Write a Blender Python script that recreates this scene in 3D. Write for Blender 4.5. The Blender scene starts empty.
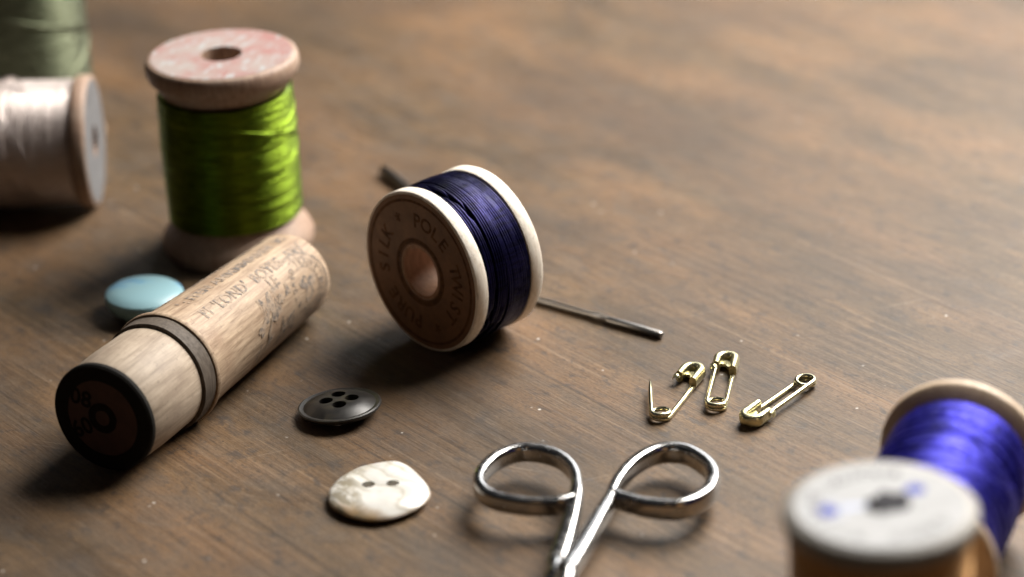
import bpy, bmesh, math, random
from mathutils import Vector, Matrix, noise as mnoise

# Everything is laid out in millimetres and baked at S blender units per mm.
S = 0.01
PI = math.pi
sc = bpy.context.scene
COL = sc.collection
R = math.radians

# ------------------------------------------------------------------ helpers
def link(o):
    COL.objects.link(o)
    return o

def thing(name, label, cat, loc=(0, 0, 0), rotz=0.0, group=None, tilt=None):
    o = link(bpy.data.objects.new(name, None))
    o.empty_display_size = 0.02
    o.location = (loc[0]*S, loc[1]*S, loc[2]*S)
    o.rotation_euler = (tilt[0] if tilt else 0, tilt[1] if tilt else 0, rotz)
    tag(o, label, cat, group)
    return o

def tag(o, label, cat, group=None):
    o['label'] = label
    o['category'] = cat
    if group:
        o['group'] = group
    return o

class MB:
    """collects vertices (mm) and faces"""
    def __init__(self, M=None):
        self.v = []; self.f = []; self.M = M
    def add(self, vs, fs):
        k = len(self.v)
        if self.M is not None:
            vs = [tuple(self.M @ Vector(p)) for p in vs]
        self.v += [tuple(p) for p in vs]
        self.f += [tuple(i+k for i in q) for q in fs]
    def lathe(self, prof, seg=96, wob=0.0, seed=0):
        """prof = [(r,z)...] closed loop when first == last"""
        vs = []; fs = []
        n = len(prof)
        for j, (r, z) in enumerate(prof):
            for i in range(seg):
                a = 2*PI*i/seg
                rr = r
                if wob and r > 1e-6:
                    rr = r + wob*mnoise.noise(Vector((math.cos(a)*2+seed, math.sin(a)*2, z*.35)))
                vs.append((rr*math.cos(a), rr*math.sin(a), z))
        for j in range(n-1):
            for i in range(seg):
                i2 = (i+1) % seg
                fs.append((j*seg+i, j*seg+i2, (j+1)*seg+i2, (j+1)*seg+i))
        self.add(vs, fs)
    def tube(self, pts, ra, rb=None, sides=10, up=None, cap=True, closed=False, pw=1.0):
        """ra/rb = radius across / along `up`; each may be a list"""
        n = len(pts); P = [Vector(p) for p in pts]
        vs = []; fs = []
        nv = None
        for i in range(n):
            if closed:
                t = (P[(i+1) % n]-P[i-1]).normalized()
            else:
                t = (P[min(i+1, n-1)]-P[max(i-1, 0)]).normalized()
            if up is not None:
                b = Vector(up); b = (b - t*b.dot(t)).normalized(); a = t.cross(b)
            else:
                if nv is None:
                    nv = Vector((0, 0, 1)) if abs(t.z) < .9 else Vector((1, 0, 0))
                nv = (nv - t*nv.dot(t)).normalized()
                a = nv; b = t.cross(a)
            r1 = ra[i] if isinstance(ra, (list, tuple)) else ra
            r2 = r1 if rb is None else (rb[i] if isinstance(rb, (list, tuple)) else rb)
            for s in range(sides):
                w = 2*PI*s/sides
                cw, sw = math.cos(w), math.sin(w)
                if pw != 1.0:
                    cw = math.copysign(abs(cw)**pw, cw); sw = math.copysign(abs(sw)**pw, sw)
                vs.append(tuple(P[i] + a*(r1*cw) + b*(r2*sw)))
        m = n if closed else n-1
        for i in range(m):
            for s in range(sides):
                s2 = (s+1) % sides
                i2 = (i+1) % n
                fs.append((i*sides+s, i*sides+s2, i2*sides+s2, i2*sides+s))
        if cap and not closed:
            fs.append(tuple(range(sides))[::-1])
            fs.append(tuple((n-1)*sides+s for s in range(sides)))
        self.add(vs, fs)
    def build(self, name, mat, parent=None, smooth=True, sharp=35):
        me = bpy.data.meshes.new(name)
        me.from_pydata([(x*S, y*S, z*S) for x, y, z in self.v], [], self.f)
        bm = bmesh.new(); bm.from_mesh(me)
        bmesh.ops.recalc_face_normals(bm, faces=bm.faces)
        bm.to_mesh(me); bm.free()
        me.update()
        o = link(bpy.data.objects.new(name, me))
        me.materials.append(mat)
        if parent is not None:
            o.parent = parent
        if smooth:
            me.polygons.foreach_set('use_smooth', [True]*len(me.polygons))
            if sharp:
                me.set_sharp_from_angle(angle=R(sharp))
        return o

def catmull(pts, k=8, closed=False):
    out = []
    n = len(pts)
    P = [Vector(p) for p in pts]
    rng = range(n) if closed else range(n-1)
    for i in rng:
        p0 = P[i-1] if (closed or i > 0) else P[0]
        p1 = P[i]; p2 = P[(i+1) % n]
        p3 = P[(i+2) % n] if (closed or i+2 < n) else P[-1]
        for s in range(k):
            t = s/k
            out.append(tuple(.5*((2*p1)+(p2-p0)*t+(2*p0-5*p1+4*p2-p3)*t*t+(3*p1-p0-3*p2+p3)*t**3)))
    if not closed:
        out.append(tuple(P[-1]))
    return out

def boolean_cut(o, cutters):
    """subtract cutter meshes for good (the cutters are deleted)"""
    for c in cutters:
        m = o.modifiers.new('cut', 'BOOLEAN'); m.operation = 'DIFFERENCE'; m.object = c; m.solver = 'EXACT'
    bpy.context.view_layer.update()
    dg = bpy.context.evaluated_depsgraph_get()
    me = bpy.data.meshes.new_from_object(o.evaluated_get(dg))
    o.modifiers.clear()
    old = o.data
    mats = [m for m in old.materials]
    o.data = me
    me.materials.clear()
    for m in mats:
        me.materials.append(m)
    me.name = o.name
    bpy.data.meshes.remove(old)
    for c in cutters:
        d = c.data
        bpy.data.objects.remove(c)
        bpy.data.meshes.remove(d)
    me.polygons.foreach_set('use_smooth', [True]*len(me.polygons))
    me.set_sharp_from_angle(angle=R(35))

def text_polys(body, size, spacing=1.0, bold=.022):
    """flat outline mesh of a string in the built-in font: ([(x,y)], faces), mm, centred on x; finely cut so it can be bent"""
    cu = bpy.data.curves.new('tmp', 'FONT'); cu.body = body; cu.size = size; cu.space_character = spacing
    cu.offset = size*bold; cu.align_x = 'CENTER'; cu.align_y = 'CENTER'; cu.resolution_u = 3
    o = link(bpy.data.objects.new('tmp', cu))
    bpy.context.view_layer.update()
    dg = bpy.context.evaluated_depsgraph_get()
    me = bpy.data.meshes.new_from_object(o.evaluated_get(dg))
    bm = bmesh.new(); bm.from_mesh(me)
    bmesh.ops.triangulate(bm, faces=bm.faces)
    bmesh.ops.subdivide_edges(bm, edges=[e for e in bm.edges if e.calc_length() > .5], cuts=2)
    vs = [(v.co.x, v.co.y) for v in bm.verts]
    bm.verts.index_update()
    fs = [tuple(v.index for v in f.verts) for f in bm.faces]
    bm.free()
    bpy.data.objects.remove(o); bpy.data.curves.remove(cu); bpy.data.meshes.remove(me)
    return vs, fs

# ------------------------------------------------------------------ materials
def mat(name):
    m = bpy.data.materials.new(name); m.use_nodes = True
    nt = m.node_tree
    return m, nt, nt.nodes['Principled BSDF']

def N(nt, t, **kw):
    n = nt.nodes.new(t)
    for k, v in kw.items():
        if k in n.inputs:
            n.inputs[k].default_value = v
        else:
            setattr(n, k, v)
    return n

def coords(nt, scale=(1, 1, 1), rot=(0, 0, 0), loc=(0, 0, 0)):
    """object coordinates in millimetres, then rotate and scale"""
    tc = N(nt, 'ShaderNodeTexCoord')
    mp0 = N(nt, 'ShaderNodeMapping'); mp0.inputs['Scale'].default_value = (1/S, 1/S, 1/S)
    mp0.inputs['Rotation'].default_value = rot
    nt.links.new(tc.outputs['Object'], mp0.inputs['Vector'])
    mp = N(nt, 'ShaderNodeMapping'); mp.inputs['Scale'].default_value = scale; mp.inputs['Location'].default_value = loc
    nt.links.new(mp0.outputs['Vector'], mp.inputs['Vector'])
    return mp.outputs['Vector']

def noise(nt, vec, scale=1.0, detail=4.0, rough=.55, dist=0.0):
    n = N(nt, 'ShaderNodeTexNoise', Scale=scale, Detail=detail, Roughness=rough, Distortion=dist)
    nt.links.new(vec, n.inputs['Vector'])
    return n.outputs['Fac']

def ramp(nt, fac, stops, interp='LINEAR'):
    r = N(nt, 'ShaderNodeValToRGB'); cr = r.color_ramp; cr.interpolation = interp
    while len(cr.elements) < len(stops):
        cr.elements.new(.5)
    for e, (p, c) in zip(cr.elements, stops):
        e.position = p
        e.color = (c, c, c, 1) if isinstance(c, (int, float)) else (*c, 1)
    nt.links.new(fac, r.inputs['Fac'])
    return r.outputs['Color']

def mix(nt, fac, a, b, blend='MIX'):
    m = N(nt, 'ShaderNodeMix'); m.data_type = 'RGBA'; m.blend_type = blend
    for sock, v in ((m.inputs['Factor'], fac), (m.inputs['A'], a), (m.inputs['B'], b)):
        pass
    fi = m.inputs[0]; ai = m.inputs[6]; bi = m.inputs[7]
    for sock, v in ((fi, fac), (ai, a), (bi, b)):
        if hasattr(v, 'links') or isinstance(v, bpy.types.NodeSocket):
            nt.links.new(v, sock)
        elif isinstance(v, (int, float)):
            sock.default_value = v if sock == fi else (v, v, v, 1)
        else:
            sock.default_value = (*v, 1)
    return m.outputs[2]

def math_node(nt, op, a, b=None):
    m = N(nt, 'ShaderNodeMath'); m.operation = op
    for i, v in enumerate((a, b)):
        if v is None: continue
        if isinstance(v, (int, float)): m.inputs[i].default_value = v
        else: nt.links.new(v, m.inputs[i])
    return m.outputs[0]

def bump(nt, bs, h, strength=.3, dist=.1):
    b = N(nt, 'ShaderNodeBump', Strength=strength, Distance=dist*S)
    nt.links.new(h, b.inputs['Height'])
    nt.links.new(b.outputs['Normal'], bs.inputs['Normal'])
    return b

def L(nt, a, b):
    nt.links.new(a, b)

# ---- the old table board
GRAIN = R(-53)
def table_material():
    m, nt, bs = mat('worn_board')
    rz = (0, 0, -GRAIN)
    big = noise(nt, coords(nt, (.018, .055, 1), rz), 1, 3, .5, .4)
    mid = noise(nt, coords(nt, (.055, .19, 1), rz, (3, 7, 0)), 1, 6, .68, .5)
    fine = noise(nt, coords(nt, (.06, 1.5, 1), rz, (11, 2, 0)), 1, 6, .65, .15)
    hair = noise(nt, coords(nt, (.10, 5.0, 1), rz, (5, 31, 0)), 1, 4, .6, .05)
    blot = noise(nt, coords(nt, (.12, .22, 1), rz, (1, 9, 0)), 1, 6, .68, .6)
    grime = noise(nt, coords(nt, (.5, .9, 1), rz, (41, 3, 0)), 1, 6, .75, .2)
    base = ramp(nt, mid, [(.28, (.044, .028, .0155)), (.45, (.070, .0450, .0238)), (.6, (.109, .0672, .0333)), (.8, (.161, .0985, .048))])
    orange = ramp(nt, big, [(.41, 0), (.65, .75)])
    c = mix(nt, orange, base, (.180, .0985, .046))
    grey = ramp(nt, blot, [(.48, 0), (.68, .6)])
    c = mix(nt, grey, c, (.083, .0635, .0465))
    # grain lines, dark pores and pale worn ridges
    c = mix(nt, ramp(nt, fine, [(.30, .30), (.42, 0)]), c, (.030, .019, .012))
    c = mix(nt, ramp(nt, fine, [(.60, 0), (.78, .14)]), c, (.19, .13, .08))
    c = mix(nt, ramp(nt, hair, [(.30, .4), (.42, 0)]), c, (.03, .02, .013))
    longl = noise(nt, coords(nt, (.012, 1.1, 1), rz, (71, 13, 0)), 1, 2, .5, .05)
    c = mix(nt, ramp(nt, longl, [(.655, 0), (.71, .35)]), c, (.27, .19, .125))
    c = mix(nt, ramp(nt, longl, [(.30, .6), (.35, 0)]), c, (.02, .013, .009))
    c = mix(nt, ramp(nt, grime, [(.34, .5), (.47, 0)]), c, (.035, .025, .019))
    fleck = noise(nt, coords(nt, (.9, 1.6, 1), rz, (21, 63, 0)), 1, 5, .7, .2)
    c = mix(nt, ramp(nt, fleck, [(.60, 0), (.74, .35)]), c, (.22, .16, .115))
    # evenly spaced pale year-ring lines, broken up in patches
    wv = N(nt, 'ShaderNodeTexWave'); wv.wave_type = 'BANDS'; wv.bands_direction = 'Y'
    for kk, vv in (('Scale', .165), ('Distortion', 1.6), ('Detail', 3.0), ('Detail Scale', .5), ('Detail Roughness', .6)): wv.inputs[kk].default_value = vv
    L(nt, coords(nt, (.10, 1, 1), rz, (0, 2, 0)), wv.inputs['Vector'])
    ringm = ramp(nt, noise(nt, coords(nt, (.05, .11, 1), rz, (8, 51, 0)), 1, 4, .65), [(.42, 0), (.62, 1)])
    c = mix(nt, math_node(nt, 'MULTIPLY', ramp(nt, wv.outputs['Fac'], [(.84, 0), (.98, .22)]), ringm), c, (.24, .165, .105))
    c = mix(nt, math_node(nt, 'MULTIPLY', ramp(nt, wv.outputs['Fac'], [(.02, .38), (.10, 0)]), ringm), c, (.03, .02, .013))
    grit = noise(nt, coords(nt, (1.2, 3.0, 1), rz, (61, 5, 0)), 1, 5, .75)
    c = mix(nt, ramp(nt, grit, [(.34, .85), (.45, 0)]), c, (.022, .015, .010))
    c = mix(nt, ramp(nt, grit, [(.56, 0), (.68, .45)]), c, (.21, .148, .098))
    mott = noise(nt, coords(nt, (.30, .48, 1), rz, (27, 77, 0)), 1, 6, .72, .3)
    c = mix(nt, ramp(nt, mott, [(.36, .75), (.46, 0)]), c, (.040, .032, .027))
    c = mix(nt, ramp(nt, mott, [(.56, 0), (.70, .35)]), c, (.165, .115, .07))
    # broad wear
    dark = noise(nt, coords(nt, (.02, .03, 1), rz, (17, 23, 0)), 1, 3, .5)
    c = mix(nt, ramp(nt, dark, [(.34, .55), (.56, 0)]), c, (.048, .034, .025))
    # thin pale scratches across the grain
    for k, (ang, th) in enumerate(((R(24), .735), (R(-20), .745))):
        sca = noise(nt, coords(nt, (.035, 3.2, 1), (0, 0, ang), (k*9, 4, 0)), 1, 2, .5)
        patch = noise(nt, coords(nt, (.06, .06, 1), rz, (k*13, 8, 0)), 1, 2, .5)
        c = mix(nt, math_node(nt, 'MULTIPLY', ramp(nt, sca, [(th-.05, 0), (th+.03, .5)]), ramp(nt, patch, [(.5, 0), (.62, 1)])), c, (.36, .30, .24))
    # dust specks
    vo = N(nt, 'ShaderNodeTexVoronoi', Scale=1.0, Randomness=1.0); vo.inputs['Scale'].default_value = .28
    L(nt, coords(nt, (1, 1.0, 1), rz), vo.inputs['Vector'])
    spk = ramp(nt, vo.outputs['Distance'], [(.04, 1), (.075, 0)])
    spm = ramp(nt, noise(nt, coords(nt, (.16, .16, 1), (0, 0, 0), (5, 5, 0)), 1, 3, .6), [(.50, 0), (.60, .85)])
    c = mix(nt, math_node(nt, 'MULTIPLY', spk, spm), c, (.52, .49, .45))
    L(nt, c, bs.inputs['Base Color'])
    rg = ramp(nt, blot, [(.3, .42), (.7, .62)])
    L(nt, rg, bs.inputs['Roughness'])
    bs.inputs['Specular IOR Level'].default_value = .28
    h = math_node(nt, 'ADD', math_node(nt, 'MULTIPLY', fine, 1.0), math_node(nt, 'MULTIPLY', hair, .5))
    h = math_node(nt, 'ADD', h, math_node(nt, 'MULTIPLY', grit, .5))
    bump(nt, bs, h, .4, .22)
    return m

def wood(name, light, dark, rough=.55, stretch=(.5, .5, .07), seed=0, stain=None, spec=.4, bstr=.18):
    m, nt, bs = mat(name)
    g = noise(nt, coords(nt, tuple(s*4 for s in stretch), (0, 0, 0), (seed, seed*2, 0)), 1, 5, .6, .3)
    b = noise(nt, coords(nt, (.22, .22, .22), (0, 0, 0), (seed*3, 1, 4)), 1, 4, .6)
    c = mix(nt, ramp(nt, g, [(.3, 1), (.62, 0)]), light, dark)
    if stain:
        c = mix(nt, ramp(nt, b, [(.45, 0), (.7, .7)]), c, stain)
    p = noise(nt, coords(nt, (1.6, 1.6, 1.6)), 1, 4, .7)
    c = mix(nt, ramp(nt, p, [(.30, .4), (.42, 0)]), c, tuple(x*.45 for x in dark))
    L(nt, c, bs.inputs['Base Color'])
    bs.inputs['Roughness'].default_value = rough
    bs.inputs['Specular IOR Level'].default_value = spec
    bump(nt, bs, g, bstr, .15)
    return m

def silk(name, col, rough=.36, dark=.55, spec=.6, sheen=.25, met=.45):
    m, nt, bs = mat(name)
    n = noise(nt, coords(nt, (.35, .35, 2.6)), 1, 4, .6)
    c = mix(nt, ramp(nt, n, [(.32, 1), (.6, 0)]), col, tuple(x*dark for x in col))
    L(nt, c, bs.inputs['Base Color'])
    bs.inputs['Roughness'].default_value = rough
    bs.inputs['Specular IOR Level'].default_value = spec
    bs.inputs['Sheen Weight'].default_value = sheen*.4
    bs.inputs['Metallic'].default_value = met
    bs.inputs['Sheen Tint'].default_value = (*[min(1, x*1.5+.1) for x in col], 1)
    return m

def metal(name, col, rough=.15, var=.08, tarnish=None):
    m, nt, bs = mat(name)
    n = noise(nt, coords(nt, (.8, .8, .8)), 1, 5, .65)
    if tarnish:
        c = mix(nt, ramp(nt, n, [(.45, 0), (.72, .7)]), col, tarnish)
        L(nt, c, bs.inputs['Base Color'])
    else:
        c = mix(nt, n, col, tuple(x*.86 for x in col))
        L(nt, c, bs.inputs['Base Color'])
    bs.inputs['Metallic'].default_value = 1.0
    r = ramp(nt, n, [(.3, max(.02, rough-var)), (.7, rough+var)])
    L(nt, r, bs.inputs['Roughness'])
    if var > .04: bump(nt, bs, n, .05, .05)
    return m

def paper(name, col, col2, thr=(.45, .6), sc_=.35, rough=.7, rings=None, seed=0, extra=None):
    m, nt, bs = mat(name)
    v = coords(nt, (sc_, sc_, sc_), (0, 0, 0), (seed, seed, seed))
    n = noise(nt, v, 1, 5, .65, .5)
    c = mix(nt, ramp(nt, n, [(thr[0], 0), (thr[1], 1)]), col, col2)
    if extra:
        n2 = noise(nt, coords(nt, (.9, .3, .9), (0, 0, .6), (seed+4, 2, 0)), 1, 4, .6, .3)
        c = mix(nt, ramp(nt, n2, [(.55, 0), (.63, .85)]), c, extra)
    f = noise(nt, coords(nt, (2.5, 2.5, 2.5)), 1, 3, .6)
    c = mix(nt, ramp(nt, f, [(.3, .25), (.5, 0)]), c, tuple(x*.4 for x in col2))
    L(nt, c, bs.inputs['Base Color'])
    bs.inputs['Roughness'].default_value = rough
    bump(nt, bs, n, .1, .1)
    return m

def faded_ink(name, ink, under, thr=(.42, .6), rough=.6):
    m, nt, bs = mat(name)
    n = noise(nt, coords(nt, (1.1, 1.1, 1.1)), 1, 4, .7)
    c = mix(nt, ramp(nt, n, [(thr[0], 0), (thr[1], .8)]), ink, under)
    L(nt, c, bs.inputs['Base Color'])
    bs.inputs['Roughness'].default_value = rough
    bs.inputs['Specular IOR Level'].default_value = .08
    return m

# ------------------------------------------------------------------ camera, world, lamps
CAM_D, CAM_T, CAM_ROLL, F_PX = 415.0, R(25), R(3), 2900.0
cam = bpy.data.cameras.new('camera'); co = link(bpy.data.objects.new('camera', cam))
cam.sensor_width = 36; cam.lens = F_PX*36/1024
cam.clip_start = .05; cam.clip_end = 200
fw = Vector((0, math.cos(CAM_T), -math.sin(CAM_T)))
co.matrix_world = (Matrix.Translation(Vector((0, -CAM_D*math.cos(CAM_T)*S, CAM_D*math.sin(CAM_T)*S)))
                   @ Matrix.Rotation(PI/2-CAM_T, 4, 'X') @ Matrix.Rotation(-CAM_ROLL, 4, 'Z'))
sc.camera = co
cam.dof.use_dof = True
cam.dof.focus_distance = 380*S
cam.dof.aperture_fstop = 1.27
cam.dof.aperture_blades = 9

w = bpy.data.worlds.new('World'); sc.world = w; w.use_nodes = True
nt = w.node_tree; bg = nt.nodes['Background']
tcw = N(nt, 'ShaderNodeTexCoord'); sx = N(nt, 'ShaderNodeSeparateXYZ')
nt.links.new(tcw.outputs['Generated'], sx.inputs['Vector'])
room = ramp(nt, math_node(nt, 'ADD', math_node(nt, 'MULTIPLY', sx.outputs['Z'], .5), .5),
            [(.45, (.05, .042, .036)), (.60, (.10, .10, .10)), (.82, (.5, .51, .53)), (1.0, (.95, .98, 1.05))])
nt.links.new(room, bg.inputs['Color'])
bg.inputs['Strength'].default_value = .055

def area(name, loc, target, power, sx_, sy_, col):
    l = bpy.data.lights.new(name, 'AREA'); l.shape = 'RECTANGLE'; l.size = sx_; l.size_y = sy_
    l.energy = power; l.color = col
    o = link(bpy.data.objects.new(name, l)); o.location = loc
    o.rotation_euler = (Vector(target)-Vector(loc)).to_track_quat('-Z', 'Y').to_euler()
    return o
def direction(az, el, d):
    return (d*math.cos(el)*math.cos(az), d*math.cos(el)*math.sin(az), d*math.sin(el))
area('window_light', direction(R(40), R(45), 4.3), (.35, .1, 0), 765, 3.0, 2.7, (1.0, .955, .89))
area('far_window_light', direction(R(72), R(24), 8.0), (0, 0, 0), 95, 3.4, 1.6, (.96, .98, 1.0))
area('room_lamp', direction(R(-105), R(38), 14.0), (0, 0, 0), 15, .75, .75, (1.0, .55, .22))

sc.view_settings.view_transform = 'Standard'; sc.view_settings.look = 'None'
sc.view_settings.exposure = 0; sc.view_settings.gamma = 1
sc.render.resolution_x = 1024; sc.render.resolution_y = 577
sc.cycles.use_denoising = True

# ------------------------------------------------------------------ the table
mb = MB()
nx, ny = 40, 40
for j in range(ny+1):
    for i in range(nx+1):
        mb.v.append((-500+1000*i/nx, -420+1100*j/ny, 0))
for j in range(ny):
    for i in range(nx):
        a = j*(nx+1)+i
        mb.f.append((a, a+1, a+nx+2, a+nx+1))
# board thickness: a skirt round the edge
k = len(mb.v)
mb.v += [(-500, -420, 0), (500, -420, 0), (500, 680, 0), (-500, 680, 0), (-500, -420, -22), (500, -420, -22), (500, 680, -22), (-500, 680, -22)]
mb.f += [(k, k+4, k+5, k+1), (k+1, k+5, k+6, k+2), (k+2, k+6, k+7, k+3), (k+3, k+7, k+4, k), (k+4, k+7, k+6, k+5)]
tb = mb.build('tabletop', table_material(), smooth=False)
tb['kind'] = 'structure'

# ------------------------------------------------------------------ spools of thread
def winding(mb, rad, z0, z1, pitch, wire, rnd, cross=0, group=.12, seg=44, bow=0.0, groove=0.0):
    """a helix of thread laid from z0 to z1 over a drum, with uneven layers and some crossing strands"""
    turns = int((z1-z0)/pitch)
    pts = []; ph = rnd.random()*10
    for i in range(turns*seg+1):
        t = i/seg
        a = 2*PI*t
        z = z0 + pitch*t + .12*math.sin(a+ph)
        u = (z-z0)/(z1-z0)
        r = rad + group*mnoise.noise(Vector((z*1.3+ph, math.cos(a)*.35, math.sin(a)*.35))) + .06*mnoise.noise(Vector((t*3.1, ph, 0))) + bow*math.sin(PI*min(1, max(0, u)))
        if groove:
            q = ((z-z0) + 1.25*math.sin(a+.7) + .5*math.sin(2*a+2.0))/1.75 + .5*mnoise.noise(Vector((z*.5, 3.3, 0)))
            q = abs(q-round(q))
            r -= groove*max(0.0, 1-q/.24)
        pts.append((r*math.cos(a), r*math.sin(a), min(z1, max(z0, z))))
    mb.tube(pts, wire, sides=5)
    # crossing bundles
    for c in range(cross):
        n = rnd.randint(2, 5)
        za = z0 + (z1-z0)*rnd.random(); zb = z0 + (z1-z0)*rnd.random()
        a0 = rnd.random()*2*PI; span = 2*PI*(.5+.9*rnd.random())
        for q in range(n):
            pts = []
            m = 60
            for i in range(m+1):
                t = i/m
                a = a0 + span*t
                sm = t*t*(3-2*t)
                z = za+(zb-za)*sm + q*wire*1.9
                z = min(z1-.1, max(z0+.1, z))
                e = min(1, 6*t, 6*(1-t))
                r = rad + group*.4 + wire*(.9*e-.6) + bow*math.sin(PI*(z-z0)/(z1-z0))
                pts.append((r*math.cos(a), r*math.sin(a), z))
            mb.tube(pts, wire, sides=5)
    # the packed layer underneath
    gd = groove*.95
    mb.lathe([(rad-.75-gd, z0), (rad-.12+bow*.3-gd, z0+.05), (rad-.12+bow-gd, (z0+z1)/2), (rad-.12+bow*.3-gd, z1-.05), (rad-.75-gd, z1)], 64)

def spool(name, label, loc, rotz, Rf, H, Rt, prof_top, prof_bot, t0, t1, hole, m_wood, m_thread, lying=False,
          pitch=.3, wire=.17, cross=0, bow=0.0, seed=0, m_barrel=None, group='wooden thread spools scattered on the table', gr=.07, tilt=None, wob=.05, groove=0.0):
    """prof_* = flange profiles [(r,z)...] (outer outline, bore to bore). lying: the axis runs along local +x, resting on the flanges"""
    rnd = random.Random(seed)
    root = thing(name, label, 'thread spool', loc, rotz, group, tilt)
    M = None
    if lying:
        M = Matrix.Translation((0, 0, Rf)) @ Matrix.Rotation(PI/2, 4, 'Y') @ Matrix.Translation((0, 0, -H/2))
    def shut(p):
        hb = hole + (.5 if m_barrel else 0)
        return [(hb, p[0][1])] + p + [(hb, p[-1][1])] + [(hb, p[0][1])]
    for pr in (prof_bot, prof_top):
        mb = MB(M); mb.lathe(shut(pr), 112, wob, seed); mb.build('flange', m_wood, root, sharp=50)
    mb = MB(M)
    zb = max(z for r, z in prof_bot)+.01; zt = min(z for r, z in prof_top)-.01
    rc = max(hole+1.2, Rt*.55)
    if m_barrel:
        mb.lathe([(hole, .03), (hole+.48, .03), (hole+.48, zb), (rc, zb), (rc, zt), (hole+.48, zt), (hole+.48, H-.03), (hole, H-.03), (hole, .03)], 64)
    else:
        mb.lathe([(hole, zb), (rc, zb), (rc, zt), (hole, zt), (hole, zb)], 64)
    mb.build('barrel', m_barrel or m_wood, root, sharp=50)
    mb = MB(M); winding(mb, Rt-wire, t0, t1, pitch, wire, rnd, cross, gr, bow=bow, groove=groove)
    mb.build('thread', m_thread, root, sharp=0)
    return root, M

def ring_disc(r0, r1, z, seg=96, th=.06, wob=0):
    mb = MB()
    s = 1 if th > 0 else -1
    mb.lathe([(r0, z), (r1, z), (r1-abs(th)*.3, z+th), (r0, z+th), (r0, z)], seg, wob)
    return mb

birch = wood('pale_turned_wood', (.56, .44, .32), (.38, .27, .18), .5, seed=2)
bore_wood = wood('orange_brown_bore_wood', (.40, .235, .145), (.27, .15, .09), .55, seed=6)
cream = wood('cream_turned_wood', (.80, .74, .65), (.64, .56, .46), .5, seed=5)
grey_wood = wood('greyed_spool_wood', (.30, .28, .255), (.22, .20, .175), .55, seed=13)
pinkish = wood('old_pinkish_wood', (.35, .24, .175), (.20, .125, .09), .5, seed=8, stain=(.32, .25, .20), spec=.3)

# -- green spool
green_silk = silk('lime_green_silk', (.165, .245, .020), .35, .38, .2, .03, 1.0)
pt = [(6.6, 24.3), (8.6, 24.6), (9.5, 25.4), (10.1, 26.6), (10.9, 27.4), (11.25, 28.3), (11.2, 29.3), (11.0, 29.9), (10.6, 30.15)]
pb = [(9.6, 0), (10.9, .1), (11.3, .8), (11.35, 1.8), (10.9, 2.8), (10.1, 3.6), (9.5, 4.7), (8.6, 5.5), (6.6, 5.8)]
gs, _ = spool('thread_spool', 'upright wooden spool of bright lime green thread with a worn pink label on top', (-40.4, 21, 0), .3,
              11.3, 30.15, 9.95, pt, pb, 5.4, 24.7, 3.0, pinkish, green_silk, pitch=.32, wire=.19, cross=5, seed=3, bow=.18)
red_label = paper('worn_pink_label', (.29, .135, .122), (.30, .25, .23), (.36, .60), .12, .6, seed=3, extra=(.34, .36, .36))
ring_disc(3.05, 10.35, 30.16, th=.06).build('paper_label', red_label, gs)
# -- navy spool lying on its side
m_brown_face = paper('brown_stamped_paper', (.19, .09, .04), (.12, .058, .027), (.4, .7), .3, .6, seed=9)
navy_silk = silk('navy_silk', (.0075, .0065, .048), .38, .22, .2, .0, .8)
NR, NH = 11.52, 12.1
ptn = [(6, NH-2.15), (NR-.9, NH-2.15), (NR-.1, NH-2.05), (NR, NH-1.8), (NR, NH-.25), (NR-.1, NH-.06), (NR-.35, NH)]
pbn = [(NR-.35, 0), (NR-.1, .06), (NR, .25), (NR, 1.8), (NR-.1, 2.05), (NR-.9, 2.15), (6, 2.15)]
nv, NM = spool('thread_spool', 'small spool of navy blue thread lying on its side with a dark lettered face', (-7.75, -13.9, 0), R(41.5),
               NR, NH, 11.2, ptn, pbn, 2.2, NH-2.2, 3.45, cream, navy_silk, lying=True, pitch=.34, wire=.2, cross=12, seed=11, bow=.2, gr=.3, m_barrel=bore_wood, groove=.95)
mb = MB(NM); mb.lathe([(3.96, -.06), (11.1, -.06), (11.1, 0.0), (3.96, 0.0), (3.96, -.06)], 96)
nface = mb.build('face_label', m_brown_face, nv)
ink_brown = faded_ink('dark_brown_ink', (.070, .036, .020), (.15, .075, .035), (.40, .62))
# stamped ring of letters and two printed circles
mb = MB(NM)
def ring_text(mb, body, size, rad, z, a_start, a_total, flip):
    chars = list(body)
    for i, chh in enumerate(chars):
        if chh == ' ': continue
        vs, fs = text_polys(chh, size)
        a = a_start + a_total*i/len(chars)
        out = []
        for x, y in vs:
            # seen from below (-z) the x axis runs the other way
            xx = -x if flip else x
            rr = rad+y
            px = rr*math.cos(a) - xx*math.sin(a)*(-1 if False else 1)
            py = rr*math.sin(a) + xx*math.cos(a)
            out.append((px, py, z))
        mb.add(out, fs)
ring_text(mb, 'POLE TWIST * PURE SILK * ', 2.9, 7.5, -.09, PI, 2*PI, False)
mb.lathe([(10.1, -.085), (10.5, -.085)], 96)
mb.lathe([(4.2, -.085), (4.9, -.085)], 96)
mb.build('stamped_letters', ink_brown, nface, smooth=False)

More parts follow.
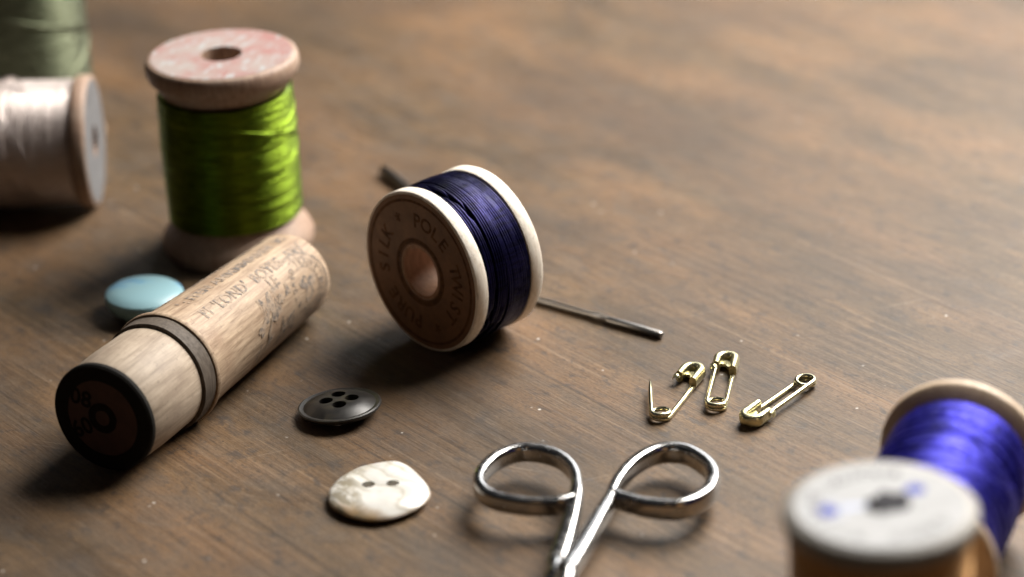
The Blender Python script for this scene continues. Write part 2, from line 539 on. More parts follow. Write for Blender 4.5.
# -- white spool lying at the left edge
white_silk = silk('ivory_silk', (.60, .52, .49), .36, .8, .6, .4)
WR, WH = 10.2, 27.0
ptw = [(6, WH-2.6), (WR-1.2, WH-2.5), (WR-.15, WH-2.2), (WR, WH-1.9), (WR, WH-.3), (WR-.3, WH)]
pbw = [(WR-.4, 0), (WR, .4), (WR, 1.0), (WR-.2, 1.5), (WR-1.6, 2.5), (6, 2.6)]
ws, WM = spool('thread_spool', 'spool of ivory white thread lying on its side beneath the pale olive spool', (-76.5, 40.2, 0), R(-1.2),
               WR, WH, 9.7, ptw, pbw, 2.3, WH-2.4, 2.4, pinkish, white_silk, lying=True, pitch=.36, wire=.21, cross=6, seed=21, bow=.1)
m_wlabel = paper('pale_blue_grey_label', (.135, .135, .14), (.09, .09, .095), (.4, .7), .3, .7, seed=5)
mb = MB(WM); mb.lathe([(2.45, WH), (9.55, WH), (9.5, WH+.06), (2.45, WH+.06), (2.45, WH)], 80)
mb.build('paper_label', m_wlabel, ws)
# loose thread end standing off the winding, and a dark slack strand
mb = MB(WM)
mb.tube(catmull([(-9.75, -1.5, 11.5), (-10.1, 0, 12.6), (-10.5, .6, 14), (-10.9, .2, 15.6), (-10.4, -1.2, 17), (-9.7, -2.6, 17.6)], 6), .2, sides=6)
mb.tube([(-9.95*math.cos(t), 9.95*math.sin(t), 14.3+.25*math.sin(3*t)) for t in [(-1.4+2.8*i/40) for i in range(41)]], .2, sides=6)
mb.build('loose_thread_end', white_silk, ws)

# -- olive spool behind it
olive_silk = silk('sage_green_silk', (.12, .132, .085), .40, .6, .3, .05, .95)
pto = [(7, 44.5), (10, 45), (12.6, 46.3), (13.6, 47.5), (13.4, 49), (12.4, 49.6)]
pbo = [(12.4, 0), (13.6, .4), (13.8, 1.6), (12.6, 3.2), (10, 4.4), (7, 5)]
spool('thread_spool', 'tall upright spool of sage olive thread at the far left corner', (-79, 65.5, 0), 1.0,
      13.8, 49.6, 12.8, pto, pbo, 4.2, 45.2, 3, birch, olive_silk, pitch=.4, wire=.24, cross=5, seed=31, bow=.2)

# -- front spool with white label
tan_silk = silk('tan_brown_silk', (.66, .37, .145), .42, .6, .4, .2)
FR, FH = 10.0, 30.0
ptf = [(6, FH-2.5), (9.0, FH-2.45), (FR-.25, FH-1.9), (FR, FH-1.3), (FR-.05, FH-.5), (FR-.5, FH)]
pbf = [(FR-.5, 0), (FR-.05, .5), (FR, 1.3), (FR-.25, 1.9), (9, 2.45), (6, 2.5)]
fs_, _ = spool('thread_spool', 'upright spool of tan brown thread in the foreground with a white paper label on top', (36.0, -120.8, 0), R(20),
               FR, FH, 9.2, ptf, pbf, 2.3, FH-2.3, 2.0, grey_wood, tan_silk, pitch=.34, wire=.2, cross=5, seed=41, bow=.1)
m_flabel = paper('white_paper_label', (.40, .402, .41), (.33, .333, .34), (.4, .7), .3, .75, seed=15)
lab = ring_disc(1.75, 8.75, FH+.01, th=.07).build('paper_label', m_flabel, fs_)
blue_ink = faded_ink('blue_ink', (.05, .07, .36), (.16, .19, .42), (.5, .75))
pale_blue = faded_ink('pale_blue_ink', (.40, .46, .66), (.6, .6, .64), (.4, .6))
grey_ink = faded_ink('grey_ink', (.06, .06, .065), (.30, .30, .30), (.40, .62))
hole_dark = faded_ink('painted_hole_dark', (.010, .009, .014), (.02, .018, .024), (.5, .75))  # near-black colour that paints the darkness inside the label's hole
def blob(mb, cx, cy, rx, ry, z, rot=0, seed=0, jag=.25, n=28):
    vs = [(cx, cy, z)]
    for i in range(n):
        a = 2*PI*i/n
        k = 1+jag*mnoise.noise(Vector((math.cos(a)*1.4+seed, math.sin(a)*1.4, seed)))
        x, y = rx*k*math.cos(a), ry*k*math.sin(a)
        vs.append((cx+x*math.cos(rot)-y*math.sin(rot), cy+x*math.sin(rot)+y*math.cos(rot), z))
    mb.add(vs, [(0, 1+i, 1+(i+1) % n) for i in range(n)])
zf = FH+.095
# marks in world-aligned axes of the label (label frame is turned 20 deg)
def lw(x, y):
    a = -R(20); return (x*math.cos(a)-y*math.sin(a), x*math.sin(a)+y*math.cos(a))
for (x, y, rx, ry, sd) in ((-5.3, -.6, 1.0, 1.05, 1), (3.9, 2.9, 1.1, 1.0, 7)):
    mb = MB(); c = lw(x, y); blob(mb, c[0], c[1], rx, ry, zf, 0, sd)
    mb.build('blue_print', blue_ink, lab, smooth=False)
mb = MB()
c = lw(-2.6, 0); blob(mb, c[0], c[1], 1.6, .5, zf-.01, R(-10), 3, .5)
c = lw(-5.4, -.5); mb.lathe([(1.75, 0), (1.95, 0)], 40); mb.v[-80:] = [(x+c[0], y+c[1], zf-.012) for x, y, z in mb.v[-80:]]
mb.build('pale_blue_print', pale_blue, lab, smooth=False)
mb = MB()
c = lw(1.1, .5); blob(mb, c[0], c[1], 2.15, 1.75, zf+.004, R(20), 5, .5)  # flat dark patch painted in place of the shade inside the torn hole
mb.build('painted_torn_hole', hole_dark, lab, smooth=False)
mb = MB()
ring_text(mb, 'FAST COLOUR ', 2.0, 6.6, zf-.005, R(175), -R(150), False)
ring_text(mb, 'SIX CORD ', 1.9, 6.6, zf-.005, R(190), R(150), False)
mb.lathe([(8.05, zf-.02), (8.4, zf-.02)], 96)
mb.lathe([(4.6, zf-.02), (4.75, zf-.02)], 96)
mb.build('grey_print', grey_ink, lab, smooth=False)

# -- royal blue spool lying on its side
royal_silk = silk('royal_blue_silk', (.027, .023, .34), .42, .42, .2, .02, .8)
BR, BH = 9.9, 27.5
ptb = [(5.5, BH-4.2), (7.6, BH-3.6), (9.1, BH-1.9), (BR-.1, BH-1.4), (BR, BH-1.1), (BR, BH-.35), (BR-.4, BH)]
pbb = [(BR-.4, 0), (BR, .35), (BR, 1.1), (BR-.1, 1.4), (9.1, 1.9), (7.6, 3.6), (5.5, 4.2)]
spool('thread_spool', 'spool of royal blue thread lying on its side behind the white labelled spool', (47.3, -86.8, 0), R(68),
      BR, BH, 8.5, ptb, pbb, 3.6, BH-3.4, 2.2, birch, royal_silk, lying=True, pitch=.36, wire=.21, cross=14, seed=51, bow=.25, gr=.3)

# ------------------------------------------------------------------ turned wooden needle case
case_wood = wood('printed_case_wood', (.42, .315, .22), (.20, .135, .088), .55, (.035, .45, .45), seed=17, bstr=.3, spec=.2, stain=(.27, .18, .12))
cap_wood = wood('greyed_cap_wood', (.38, .31, .24), (.22, .17, .125), .55, (.035, .45, .45), seed=19, bstr=.3, spec=.2, stain=(.22, .17, .13))
dark_band = wood('dark_burnt_band', (.105, .085, .068), (.055, .043, .034), .65, seed=23, spec=.15)
ax0 = Vector((-52.7, -48.5, 7.5)); ax1 = Vector((-30.6, -4.2, 6.15))
axis_len = (ax1-ax0).length
case = thing('needle_case', 'turned wooden needle case with faded printed lettering and a dark stamped end cap', 'needle case',
             (ax0.x, ax0.y, 0), math.atan2(ax1.y-ax0.y, ax1.x-ax0.x))
pitch_case = math.asin((ax1.z-ax0.z)/axis_len)
# local frame: axis along +x, rotated so lathe-z follows it
CM = Matrix.Translation((0, 0, ax0.z)) @ Matrix.Rotation(PI/2-pitch_case, 4, 'Y')
LEN = axis_len
CAPL, BANDL = 12.4, 2.8
def body_r(z):
    t = (z-CAPL-BANDL)/(LEN-CAPL-BANDL)
    return 7.55 + (6.2-7.55)*min(1, t)**.8
prof = [(3, CAPL+BANDL), (7.9, CAPL+BANDL), (8.02, CAPL+BANDL+.2), (8.0, CAPL+BANDL+.7), (7.75, CAPL+BANDL+.95)]
for i in range(13):
    z = CAPL+BANDL+1.3 + (LEN-1.0-CAPL-BANDL-1.3)*i/12
    prof.append((body_r(z), z))
prof += [(6.05, LEN-.5), (5.6, LEN-.1), (4.6, LEN+.1), (0.001, LEN+.15)]
mb = MB(CM); mb.lathe(prof+[(0.001, CAPL+BANDL), (3, CAPL+BANDL)], 96, .05, 4)
cbody = mb.build('case_body', case_wood, case)
mb = MB(CM); mb.lathe([(0.001, 0), (6.6, 0), (7.0, .12), (7.25, .5), (7.35, 6), (7.3, CAPL-.3), (7.2, CAPL), (0.001, CAPL)], 96, .05, 8)
cap = mb.build('cap', cap_wood, case)
mb = MB(CM); mb.lathe([(3, CAPL+.01), (7.45, CAPL+.01), (7.7, CAPL+.15), (7.72, CAPL+BANDL-.2), (7.5, CAPL+BANDL-.01), (3, CAPL+BANDL-.01)], 96, .12, 3)
mb.build('band', dark_band, case)
m_endlabel = paper('dark_red_end_label', (.065, .027, .019), (.042, .019, .014), (.4, .7), .4, .7, seed=27)
m_black = faded_ink('black_edge_paint', (.008, .007, .006), (.014, .012, .011), (.5, .8), .8)
m_black.node_tree.nodes['Principled BSDF'].inputs['Specular IOR Level'].default_value = .15
mb = MB(CM); mb.lathe([(5.2, -.13), (7.08, -.10), (7.33, .2), (7.36, .75), (7.30, .72), (7.1, .1), (6.8, -.02), (5.2, -.02), (5.2, -.13)], 96, .05, 8)
mb.build('black_rim', m_black, cap)
mb = MB(CM); mb.lathe([(0.001, -.05), (5.4, -.05), (5.4, -.01), (0.001, -.01)], 80)
endl = mb.build('end_label', m_endlabel, cap)
mb = MB(CM)
mb.lathe([(1.05, -.08), (2.1, -.08), (2.1, -.05), (1.05, -.05), (1.05, -.08)], 48)
def flat_text(mb, body, size, cx, cy, rot, z, mirror=False):
    vs, fs = text_polys(body, size)
    out = []
    for x, y in vs:
        if mirror: x = -x
        out.append((cx+x*math.cos(rot)-y*math.sin(rot), cy+x*math.sin(rot)+y*math.cos(rot), z))
    mb.add(out, fs)
# lathe frame seen from the cap end: up is -x, right is -y
flat_text(mb, '08', 3.2, -2.3, 3.0, PI/2+R(10), -.085, True)
flat_text(mb, '60', 3.2, 1.9, 3.2, PI/2-R(25), -.085, True)
mb.build('stamped_number', m_black, endl, smooth=False)

# printed lettering wrapped round the body (x of the text along the axis, y round it)
ink = faded_ink('faded_grey_ink', (.115, .108, .105), (.40, .30, .22), (.36, .56))
ink2 = faded_ink('dark_blue_grey_ink', (.11, .10, .095), (.38, .285, .205), (.36, .56))
def wrap(mb, vs, fs, zc, ang, lift=.05):
    out = []
    for x, y in vs:
        z = zc+x
        r = body_r(z)+lift
        a = 2*PI - ang - y/r
        out.append((r*math.cos(a), r*math.sin(a), z))
    mb.add(out, fs)
UP = PI                       # angle of the highest line of the body in the lathe frame
mb = MB(CM)
for body, size, zc, deg, wdt in (('BEST DRILLED EYED NEEDLES', 1.9, 33.0, 28, 28), ("' : ITEN AMMMMMMM  M", 2.1, 33.5, 0, 27), ("PI  'LOND'  BOYES  AW", 2.5, 33.5, -28, 27)):
    vs, fs = text_polys(body, size, 1.0)
    xs = [p[0] for p in vs]; k = wdt/(max(xs)-min(xs))
    vs = [(x*k, y) for x, y in vs]
    wrap(mb, vs, fs, zc, UP + R(deg))
mb.build('printed_lettering', ink, cbody, smooth=False)
mb = MB(CM)
# round seal with concentric rings, small letters and a dark device in it
zs, as_ = 42.9, UP+R(-74)
def ring_flat(r0, r1, n=56):
    vs = []; fs = []
    for i in range(n):
        a = -1.9 + 3.8*i/(n-1)
        vs += [(r0*math.cos(a), r0*math.sin(a)), (r1*math.cos(a), r1*math.sin(a))]
    for i in range(n-1):
        j = i+1
        fs.append((2*i, 2*i+1, 2*j+1, 2*j))
    return vs, fs
for r0, r1 in ((4.9, 5.25), (4.2, 4.4), (2.75, 2.95)):
    wrap(mb, *ring_flat(r0, r1), zs, as_)
for i, chh in enumerate('TRADE MARK REGISTERED '):
    if chh == ' ': continue
    vs, fs = text_polys(chh, 1.3)
    a = PI/2 - 2*PI*i/22
    vs = [(3.55*math.cos(a)+x*math.sin(a)+y*math.cos(a), 3.55*math.sin(a)-x*math.cos(a)+y*math.sin(a)) for x, y in vs]
    wrap(mb, vs, fs, zs, as_)
vs = [(0, 0)]
for i in range(24):
    a = 2*PI*i/24; k = 1.7*(1+.35*math.sin(3*a+.6)+.2*math.sin(5*a))
    vs.append((k*math.cos(a), k*math.sin(a)))
wrap(mb, vs, [(0, 1+i, 1+(i+1) % 24) for i in range(24)], zs, as_)
# heavy blotched device left of the seal
rs = random.Random(5)
for q in range(17):
    u = rs.uniform(27, 38.0); dg = rs.uniform(-112, -62) + (u-33)*1.5
    vs = [(0, 0)]; n_ = 14
    lx, ly, ro = rs.uniform(.5, 1.5), rs.uniform(.25, .6), rs.uniform(.2, 1.4)
    for i in range(n_):
        a = 2*PI*i/n_; k = 1+.45*math.sin(3*a+q)
        x, y = lx*k*math.cos(a), ly*k*math.sin(a)
        vs.append((x*math.cos(ro)-y*math.sin(ro), x*math.sin(ro)+y*math.cos(ro)))
    wrap(mb, vs, [(0, 1+i, 1+(i+1) % n_) for i in range(n_)], u, UP+R(dg), .05+.004*q)
vs, fs = text_polys('MF', 5.0)
wrap(mb, vs, fs, 33.2, UP+R(-66), .04)
vs, fs = text_polys('LE', 2.4)
wrap(mb, vs, fs, 36.2, UP+R(-44), .04)
mb.build('trade_seal', ink2, cbody, smooth=False)

# ------------------------------------------------------------------ buttons
def cyl(cx, cy, r, z0, z1, n=24, sx=1.0, rot=0.0):
    mb = MB()
    pts = [(r*sx*math.cos(2*PI*i/n), r*math.sin(2*PI*i/n)) for i in range(n)]
    pts = [(cx+x*math.cos(rot)-y*math.sin(rot), cy+x*math.sin(rot)+y*math.cos(rot)) for x, y in pts]
    mb.add([(x, y, z0) for x, y in pts]+[(x, y, z1) for x, y in pts],
           [tuple(range(n))[::-1], tuple(range(n, 2*n))]+[(i, (i+1) % n, n+(i+1) % n, n+i) for i in range(n)])
    return mb.build('cutter', M_TMP, None, smooth=False)
M_TMP, _, _ = mat('tmp')

# dark four-hole button
m, nt, bs = mat('dark_horn')
n1 = noise(nt, coords(nt, (.35, .35, .35), (0, 0, 0), (2, 5, 0)), 1, 5, .6, .4)
c = ramp(nt, n1, [(.35, (.006, .0055, .005)), (.55, (.014, .012, .010)), (.76, (.055, .045, .026))])
L(nt, c, bs.inputs['Base Color']); L(nt, ramp(nt, n1, [(.3, .32), (.7, .44)]), bs.inputs['Roughness'])
bump(nt, bs, noise(nt, coords(nt, (2, 2, 2)), 1, 4, .6), .08, .1)
mb = MB()
mb.lathe([(0.001, .1), (3.0, .0), (4.4, .15), (5.2, .5), (5.55, .95), (5.52, 1.15), (5.3, 1.24), (5.05, 1.18), (4.8, 1.14),
          (4.3, 1.42), (3.5, 1.78), (2.7, 1.98), (1.8, 2.06), (0.8, 2.06), (0.001, 2.05)], 80)
db = mb.build('button', m)
hol = []
for k in range(4):
    a = R(-2)+k*PI/2
    hol.append(cyl(1.7*math.cos(a), 1.7*math.sin(a)-.25, .95, -1, 4))
boolean_cut(db, hol)
db.location = (-23.4*S, -36.4*S, .30*S); db.rotation_euler = (R(-4), R(-2.5), R(6))
tag(db, 'dark brown button with four round holes lying beside the navy spool', 'button', 'buttons on the table')

# pale shell button, two holes, irregular outline
m, nt, bs = mat('mother_of_pearl')
wv = N(nt, 'ShaderNodeTexWave'); wv.wave_type = 'BANDS'; wv.bands_direction = 'DIAGONAL'
for kk, vv in (('Scale', .11), ('Distortion', 14.0), ('Detail', 4.0), ('Detail Scale', .55)): wv.inputs[kk].default_value = vv
L(nt, coords(nt, (1, 1.6, 1), (0, 0, R(15)), (2, 3, 0)), wv.inputs['Vector'])
c = ramp(nt, wv.outputs['Fac'], [(.0, (.42, .395, .34)), (.03, (.52, .50, .455)), (.1, (.57, .555, .515)), (1, (.61, .60, .57))])
geo = N(nt, 'ShaderNodeTexCoord'); sp = N(nt, 'ShaderNodeSeparateXYZ'); L(nt, geo.outputs['Object'], sp.inputs['Vector'])
blo = noise(nt, coords(nt, (.28, .28, .28), (0, 0, 0), (7, 1, 0)), 1, 4, .6, .5)
c = mix(nt, ramp(nt, blo, [(.52, 0), (.70, .6)]), c, (.33, .29, .225))
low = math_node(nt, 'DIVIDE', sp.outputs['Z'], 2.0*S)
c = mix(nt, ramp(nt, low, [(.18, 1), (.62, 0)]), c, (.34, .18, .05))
c = mix(nt, ramp(nt, math_node(nt, 'MULTIPLY', ramp(nt, low, [(.13, 0), (.14, 1)]), ramp(nt, low, [(.16, 1), (.19, 0)])), [(0, 0), (1, .9)]), c, (.016, .009, .004))  # hole floors coloured near-black: the shade in the holes is painted
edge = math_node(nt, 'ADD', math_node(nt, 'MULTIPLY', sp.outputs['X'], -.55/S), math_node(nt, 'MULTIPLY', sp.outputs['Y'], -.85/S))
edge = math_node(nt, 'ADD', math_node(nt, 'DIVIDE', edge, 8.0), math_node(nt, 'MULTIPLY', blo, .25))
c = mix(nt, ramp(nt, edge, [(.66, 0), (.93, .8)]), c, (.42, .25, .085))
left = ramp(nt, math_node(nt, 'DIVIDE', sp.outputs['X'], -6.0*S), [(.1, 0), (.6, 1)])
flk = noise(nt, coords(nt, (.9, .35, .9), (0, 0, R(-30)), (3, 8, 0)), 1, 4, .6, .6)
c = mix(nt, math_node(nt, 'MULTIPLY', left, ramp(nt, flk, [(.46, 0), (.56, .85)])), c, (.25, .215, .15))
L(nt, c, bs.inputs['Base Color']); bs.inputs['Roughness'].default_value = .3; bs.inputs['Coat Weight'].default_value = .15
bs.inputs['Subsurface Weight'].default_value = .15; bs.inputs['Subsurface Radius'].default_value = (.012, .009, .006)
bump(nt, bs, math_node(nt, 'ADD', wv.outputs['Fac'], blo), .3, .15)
outl = [(-24.16, -59.78), (-23.29, -56.6), (-20.6, -53.6), (-16.5, -52.5), (-14.0, -54.2), (-11.5, -60.0), (-12.2, -63.4), (-15.0, -65.9), (-18.16, -66.7), (-21.3, -65.4), (-23.5, -62.9)]
cx, cy = -17.8, -59.7
pts = catmull([(x-cx, y-cy, 0) for x, y in outl], 8, True)
n = len(pts); mb = MB()
rows = [(.0, .0), (.45, .0), (.8, .15), (.93, .4), (1.0, .85), (.99, 1.0), (.95, 1.2), (.86, 1.48), (.70, 1.74), (.5, 1.86), (.36, 1.82), (.22, 1.76), (.0, 1.74)]
vs = []; fs = []
for k, z in rows:
    for i, p in enumerate(pts):
        zz = z + (.16*mnoise.noise(Vector((p[0]*k*.35, p[1]*k*.35, 3))) if z > 1 else 0)
        vs.append((p[0]*k, p[1]*k, zz))
for j in range(len(rows)-1):
    for i in range(n):
        i2 = (i+1) % n
        fs.append((j*n+i, j*n+i2, (j+1)*n+i2, (j+1)*n+i))
mb.add(vs, fs)
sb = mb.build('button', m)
bmx = bmesh.new(); bmx.from_mesh(sb.data); bmesh.ops.remove_doubles(bmx, verts=bmx.verts, dist=1e-5); bmesh.ops.recalc_face_normals(bmx, faces=bmx.faces); bmx.to_mesh(sb.data); bmx.free()
boolean_cut(sb, [cyl(-1.3, .5, .72, .3, 5, sx=1.2), cyl(1.75, .3, .72, .3, 5, sx=1.2, rot=-.2)])
sb.location = (cx*S, cy*S, .08*S); sb.rotation_euler = (R(1.5), R(-1), 0)
tag(sb, 'pale mother of pearl shell button with two holes and amber edge', 'button', 'buttons on the table')

# pale blue cabochon button
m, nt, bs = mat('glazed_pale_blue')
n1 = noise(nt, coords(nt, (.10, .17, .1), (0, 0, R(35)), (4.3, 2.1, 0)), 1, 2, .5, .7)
c = ramp(nt, n1, [(.42, (.25, .42, .47)), (.52, (.24, .43, .52)), (.56, (.10, .29, .48)), (.7, (.13, .33, .50))])  # pale part of the swirl paints a bright reflection into the colour
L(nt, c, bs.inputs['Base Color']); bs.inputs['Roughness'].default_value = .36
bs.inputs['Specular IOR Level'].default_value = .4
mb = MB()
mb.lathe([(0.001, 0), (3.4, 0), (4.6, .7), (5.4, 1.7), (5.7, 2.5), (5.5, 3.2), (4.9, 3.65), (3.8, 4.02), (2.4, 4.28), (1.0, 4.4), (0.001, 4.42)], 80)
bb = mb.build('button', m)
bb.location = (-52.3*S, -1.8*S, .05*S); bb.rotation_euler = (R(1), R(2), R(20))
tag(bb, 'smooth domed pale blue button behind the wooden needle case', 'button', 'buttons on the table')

# ------------------------------------------------------------------ needles
steel_dark = metal('darkened_steel', (.24, .225, .21), .3, .03)
def needle(label, p0, p1, r, eye, blunt=False):
    p0 = Vector(p0); p1 = Vector(p1); d = p1-p0; ln = d.length
    root = thing('needle', label, 'needle', (p0.x, p0.y, 0), math.atan2(d.y, d.x), 'steel needles behind the navy spool')
    e0, e1 = ln-eye[0], ln-eye[1]
    mb = MB()
    if blunt:
        mb.tube([(0, 0, r*.2), (.4*ln, 0, r), (ln-.8, 0, r), (ln-.3, 0, r), (ln-.08, 0, r), (ln, 0, r)], [r*.1, r*.9, r, r*.92, r*.6, r*.2], sides=16)
        mb.build('shaft', steel_dark, root)
        return root
    # pointed shaft
    n_ = 14; pts = []; rr = []
    for i in range(n_+1):
        t = i/n_; x = e0*t
        pts.append((x, 0, r*1.15)); rr.append(r*min(1, .06+1.6*t**.7) if t < .5 else r)
    mb.tube(pts, rr, sides=14)
    mb.build('shaft', steel_dark, root)
    mb = MB()
    for s in (-1, 1):
        mb.tube([(e0-.3, s*r*.25, r*1.15), (e0+.7, s*r*.8, r*1.15), ((e0+e1)/2, s*r*.95, r*1.15), (e1-.7, s*r*.8, r*1.15), (e1+.3, s*r*.25, r*1.15)], [r*.6, r*.5, r*.42, r*.5, r*.6], [r*.95]*5, sides=10, up=(0, 0, 1))
    mb.tube([(e1-.1, 0, r*1.15), (e1+.6, 0, r*1.15), (ln-.5, 0, r*1.15), (ln-.12, 0, r*1.15), (ln, 0, r*1.15)], [r*1.1, r*1.5, r*1.45, r*1.1, r*.5], [r*.9, r, r*.95, r*.7, r*.3], sides=14, up=(0, 0, 1))
    mb.build('eye', steel_dark, root)
    return root
needle('thin steel needle lying right of the navy spool, its eyed end toward the safety pins', (-8.5, 4.1, 0), (20.3, -18.9, 0), .5, (11.8, 9.2))
needle('dark blurred needle end sticking out behind the top of the navy spool', (-8.4, 22.2, 0), (-19.3, 45.0, 0), .85, (8.5, 5.0), True)

# ------------------------------------------------------------------ safety pins
brass = metal('pale_brass', (.58, .545, .34), .3, .1, tarnish=(.36, .29, .13))
wire_brass = metal('brass_wire', (.64, .60, .41), .22, .07, tarnish=(.42, .34, .17))
def safety_pin(label, loc, rotz, Ln, opening=0.0, wr=.33, tip_len=None, hw=1.18, flip=1):
    root = thing('safety_pin', label, 'safety pin', loc, rotz, 'small brass safety pins')
    rc = hw
    th_end = -3*PI + opening
    path = [(rc*flip, Ln, wr+.12), (rc*flip, Ln*.5, wr+.04), (rc*flip, .6, wr+.02)]
    nst = 44
    for i in range(nst+1):
        a = th_end*i/nst
        path.append((rc*math.cos(a)*flip, rc*math.sin(a), wr+.02 + wr*2.1*min(1, i/nst*1.25)))
    a = th_end
    hd = Vector((math.sin(a)*flip, -math.cos(a), 0))
    e = Vector(path[-1])
    tl = tip_len or Ln
    m_ = 7
    for i in range(1, m_+1):
        t = i/m_
        p = e + hd*(tl*t)
        zz = e.z + ((.15) if opening else (1.0-e.z)*t)
        path.append((p.x, p.y, zz))
    rr = [wr]*len(path)
    if opening:
        rr[-1] = wr*.12; rr[-2] = wr*.62; rr[-3] = wr*.9
    mb = MB(); mb.tube(path, rr, sides=12)
    mb.build('wire', wire_brass, root)
    # folded sheet clasp: a rounded hood bent over both wires, open towards the coil
    arch = [(-hw, Ln-.9), (-hw, Ln-.1), (-hw*1.0, Ln+.7)]
    for i in range(1, 10):
        t = PI - PI*i/10
        arch.append((hw*1.02*math.cos(t), Ln+.8+1.35*math.sin(t)))
    arch += [(hw, Ln+.7), (hw, Ln-.4), (hw, Ln-1.5), (hw, Ln-2.1)]
    arch = catmull([(x*flip, y, 1.0) for x, y in arch], 3)
    na = len(arch)
    ra = []; rb = []
    for i in range(na):
        u = i/(na-1)
        ra.append(.50+.14*math.sin(PI*u)); rb.append(.86)
    mb = MB(); mb.tube(arch, ra, rb, sides=20, up=(0, 0, 1), pw=.8)
    cl = mb.build('clasp', brass, root, sharp=60)
    web = [(-hw*.7, Ln+.2), (-hw*.5, Ln+1.3), (0, Ln+1.75), (hw*.5, Ln+1.3), (hw*.7, Ln-.9), (.25, Ln-.5), (0, Ln+.15)]
    vs = [(x*flip, y, z) for z in (.5, .95) for x, y in web]; nw = len(web)
    mb = MB(); mb.add(vs, [tuple(range(nw)), tuple(range(nw, 2*nw))]+[(i, (i+1) % nw, nw+(i+1) % nw, nw+i) for i in range(nw)])
    mb.build('clasp_web', brass, cl, smooth=False)
    # the curled guard lip that takes the point
    mb = MB()
    x0 = -(hw+.25)*flip
    lip = []
    for i in range(9):
        a = -PI*.15 + PI*1.25*i/8
        lip.append((x0 + .58*math.cos(a), .85+.7*math.sin(a)))
    vs = []; fs = []
    ys = [Ln-1.75, Ln-1.6, Ln-1.2, Ln-.6]
    for yy, k in zip(ys, (.55, .8, 1, 1)):
        for (x, z) in lip:
            vs.append((x0+(x-x0)*k, yy, .85+(z-.85)*k))
    nn = len(lip)
    for j in range(3):
        for i in range(nn-1):
            fs.append((j*nn+i, j*nn+i+1, (j+1)*nn+i+1, (j+1)*nn+i))
    mb.add(vs, fs)
    mb.build('guard_lip', brass, cl)
    return root
safety_pin('open brass safety pin with its point sprung loose', (18.4, -42.2, 0), math.atan2(11.6, 4.4)-PI/2 - R(4), 11.0, R(22), tip_len=8.9)
safety_pin('closed brass safety pin standing clasp away, between the other two pins', (25.8, -40.3, 0), R(-11.5), 11.0)
safety_pin('closed brass safety pin with its clasp end nearest the camera, rightmost of three', (38.0, -35.4, 0), math.atan2(-9.2, -7.5)-PI/2, 11.5)

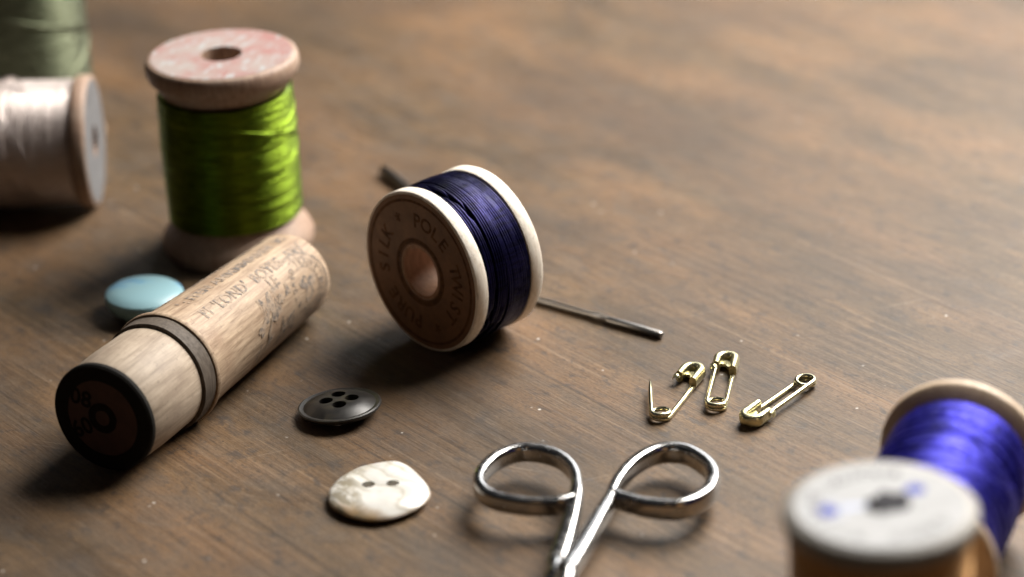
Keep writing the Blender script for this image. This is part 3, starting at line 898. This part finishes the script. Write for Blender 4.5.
# ------------------------------------------------------------------ embroidery scissors
chrome = metal('polished_steel', (.44, .432, .425), .19, .11)
PV = (5.0, -91.5)
scis = thing('scissors', 'small polished steel embroidery scissors with two open oval finger loops', 'scissors', (PV[0], PV[1], 0), 0)
Lp = [(3.45, -83.5), (4.86, -77.11), (5.92, -71.68), (6.63, -66.31), (6.33, -61.7), (4.37, -57.85), (0.55, -55.85), (-2.86, -57.58), (-4.9, -61.24), (-5.19, -64.78), (-3.53, -67.72), (0.19, -69.6), (3.81, -69.99), (6.03, -68.99)]
Rp = [(4.6, -86.47), (6.31, -81.84), (8.51, -75.24), (10.35, -69.59), (11.7, -64.98), (13.92, -60.61), (17.08, -57.83), (20.42, -58.2), (22.86, -61.85), (23.39, -65.74), (21.97, -69.6), (18.77, -71.96), (15.2, -71.34), (12.29, -69.55), (10.69, -67.89)]
def arm(P, z_loop, z_piv, shank_n, fat):
    pts = []
    for i, (x, y) in enumerate(P):
        z = z_piv + (z_loop-z_piv)*min(1, i/shank_n)
        pts.append((x-PV[0], y-PV[1], z))
    pts = catmull(pts, 8)
    n = len(pts)
    ra = []; rb = []
    for i in range(n):
        t = i/8
        if t < shank_n:
            k = t/shank_n
            ra.append(1.3-.45*k); rb.append(1.2-.04*k)
        else:
            e = (t-shank_n)/(len(P)-1-shank_n)
            mid = math.sin(PI*min(1, max(0, e)))
            ra.append(.72+.14*mid*fat); rb.append(1.16+.26*mid*fat)
    mb = MB(); mb.tube(pts, ra, rb, sides=28, up=(0, 0, 1), pw=.62)
    return mb
lh = arm(Lp, 3.4, 2.7, 3, .4).build('handle', chrome, scis)
rh = arm(Rp, 3.2, 4.0, 3, 1.0).build('handle', chrome, scis)
# knuckle at the root of the left shank, screw, and the two tapering blades running on toward the viewer
mb = MB()
mb.tube(catmull([(-1.55, 8.2, 2.7), (-1.75, 5.2, 2.8), (-1.6, 2.6, 2.7), (-.4, 0, 2.6), (1.2, -4, 2.45)], 6), [1.3]*6+[1.75]*6+[1.9]*7+[1.7]*6, [1.3]*6+[1.35]*19, sides=16, up=(0, 0, 1))
mb.build('box_joint', chrome, lh)
mb = MB()
mb.tube(catmull([(-.32, 4.9, 3.9), (-.75, 2.2, 3.75), (-1.0, 0, 3.8), (-.8, -4, 3.8)], 6), [1.22+.03*i for i in range(6)]+[1.4+.06*i for i in range(7)]+[1.75]*6, [1.15]*19, sides=16, up=(0, 0, 1))
mb.build('box_joint', chrome, rh)
def blade(x0, y0, x1, y1, z0, z1, name, parent):
    mb = MB()
    pts = []; ra = []; rb = []
    for i in range(13):
        t = i/12
        pts.append((x0+(x1-x0)*t, y0+(y1-y0)*t, z0+(z1-z0)*t)); ra.append(1.7*(1-t)**.8+.12); rb.append(.75*(1-t)+.12)
    mb.tube(pts, ra, rb, sides=14, up=(0, 0, 1)); mb.build(name, chrome, parent)
blade(1.2, -4, 1.5, -31, 2.4, .4, 'blade', lh)
blade(-.8, -4, .4, -31, 4.1, 1.0, 'blade', rh)
mb = MB(Matrix.Translation((-.5, -.3, 0))); mb.lathe([(0.001, 0), (1.5, 0), (1.7, .3), (1.5, 1.3), (1.2, 1.4), (1.2, 4.9), (1.6, 5.0), (1.6, 5.2), (1.2, 5.4), (.001, 5.45)], 40)
mb.build('pivot_screw', chrome, scis)

if M_TMP.users == 0:
    bpy.data.materials.remove(M_TMP)
bpy.context.view_layer.update()
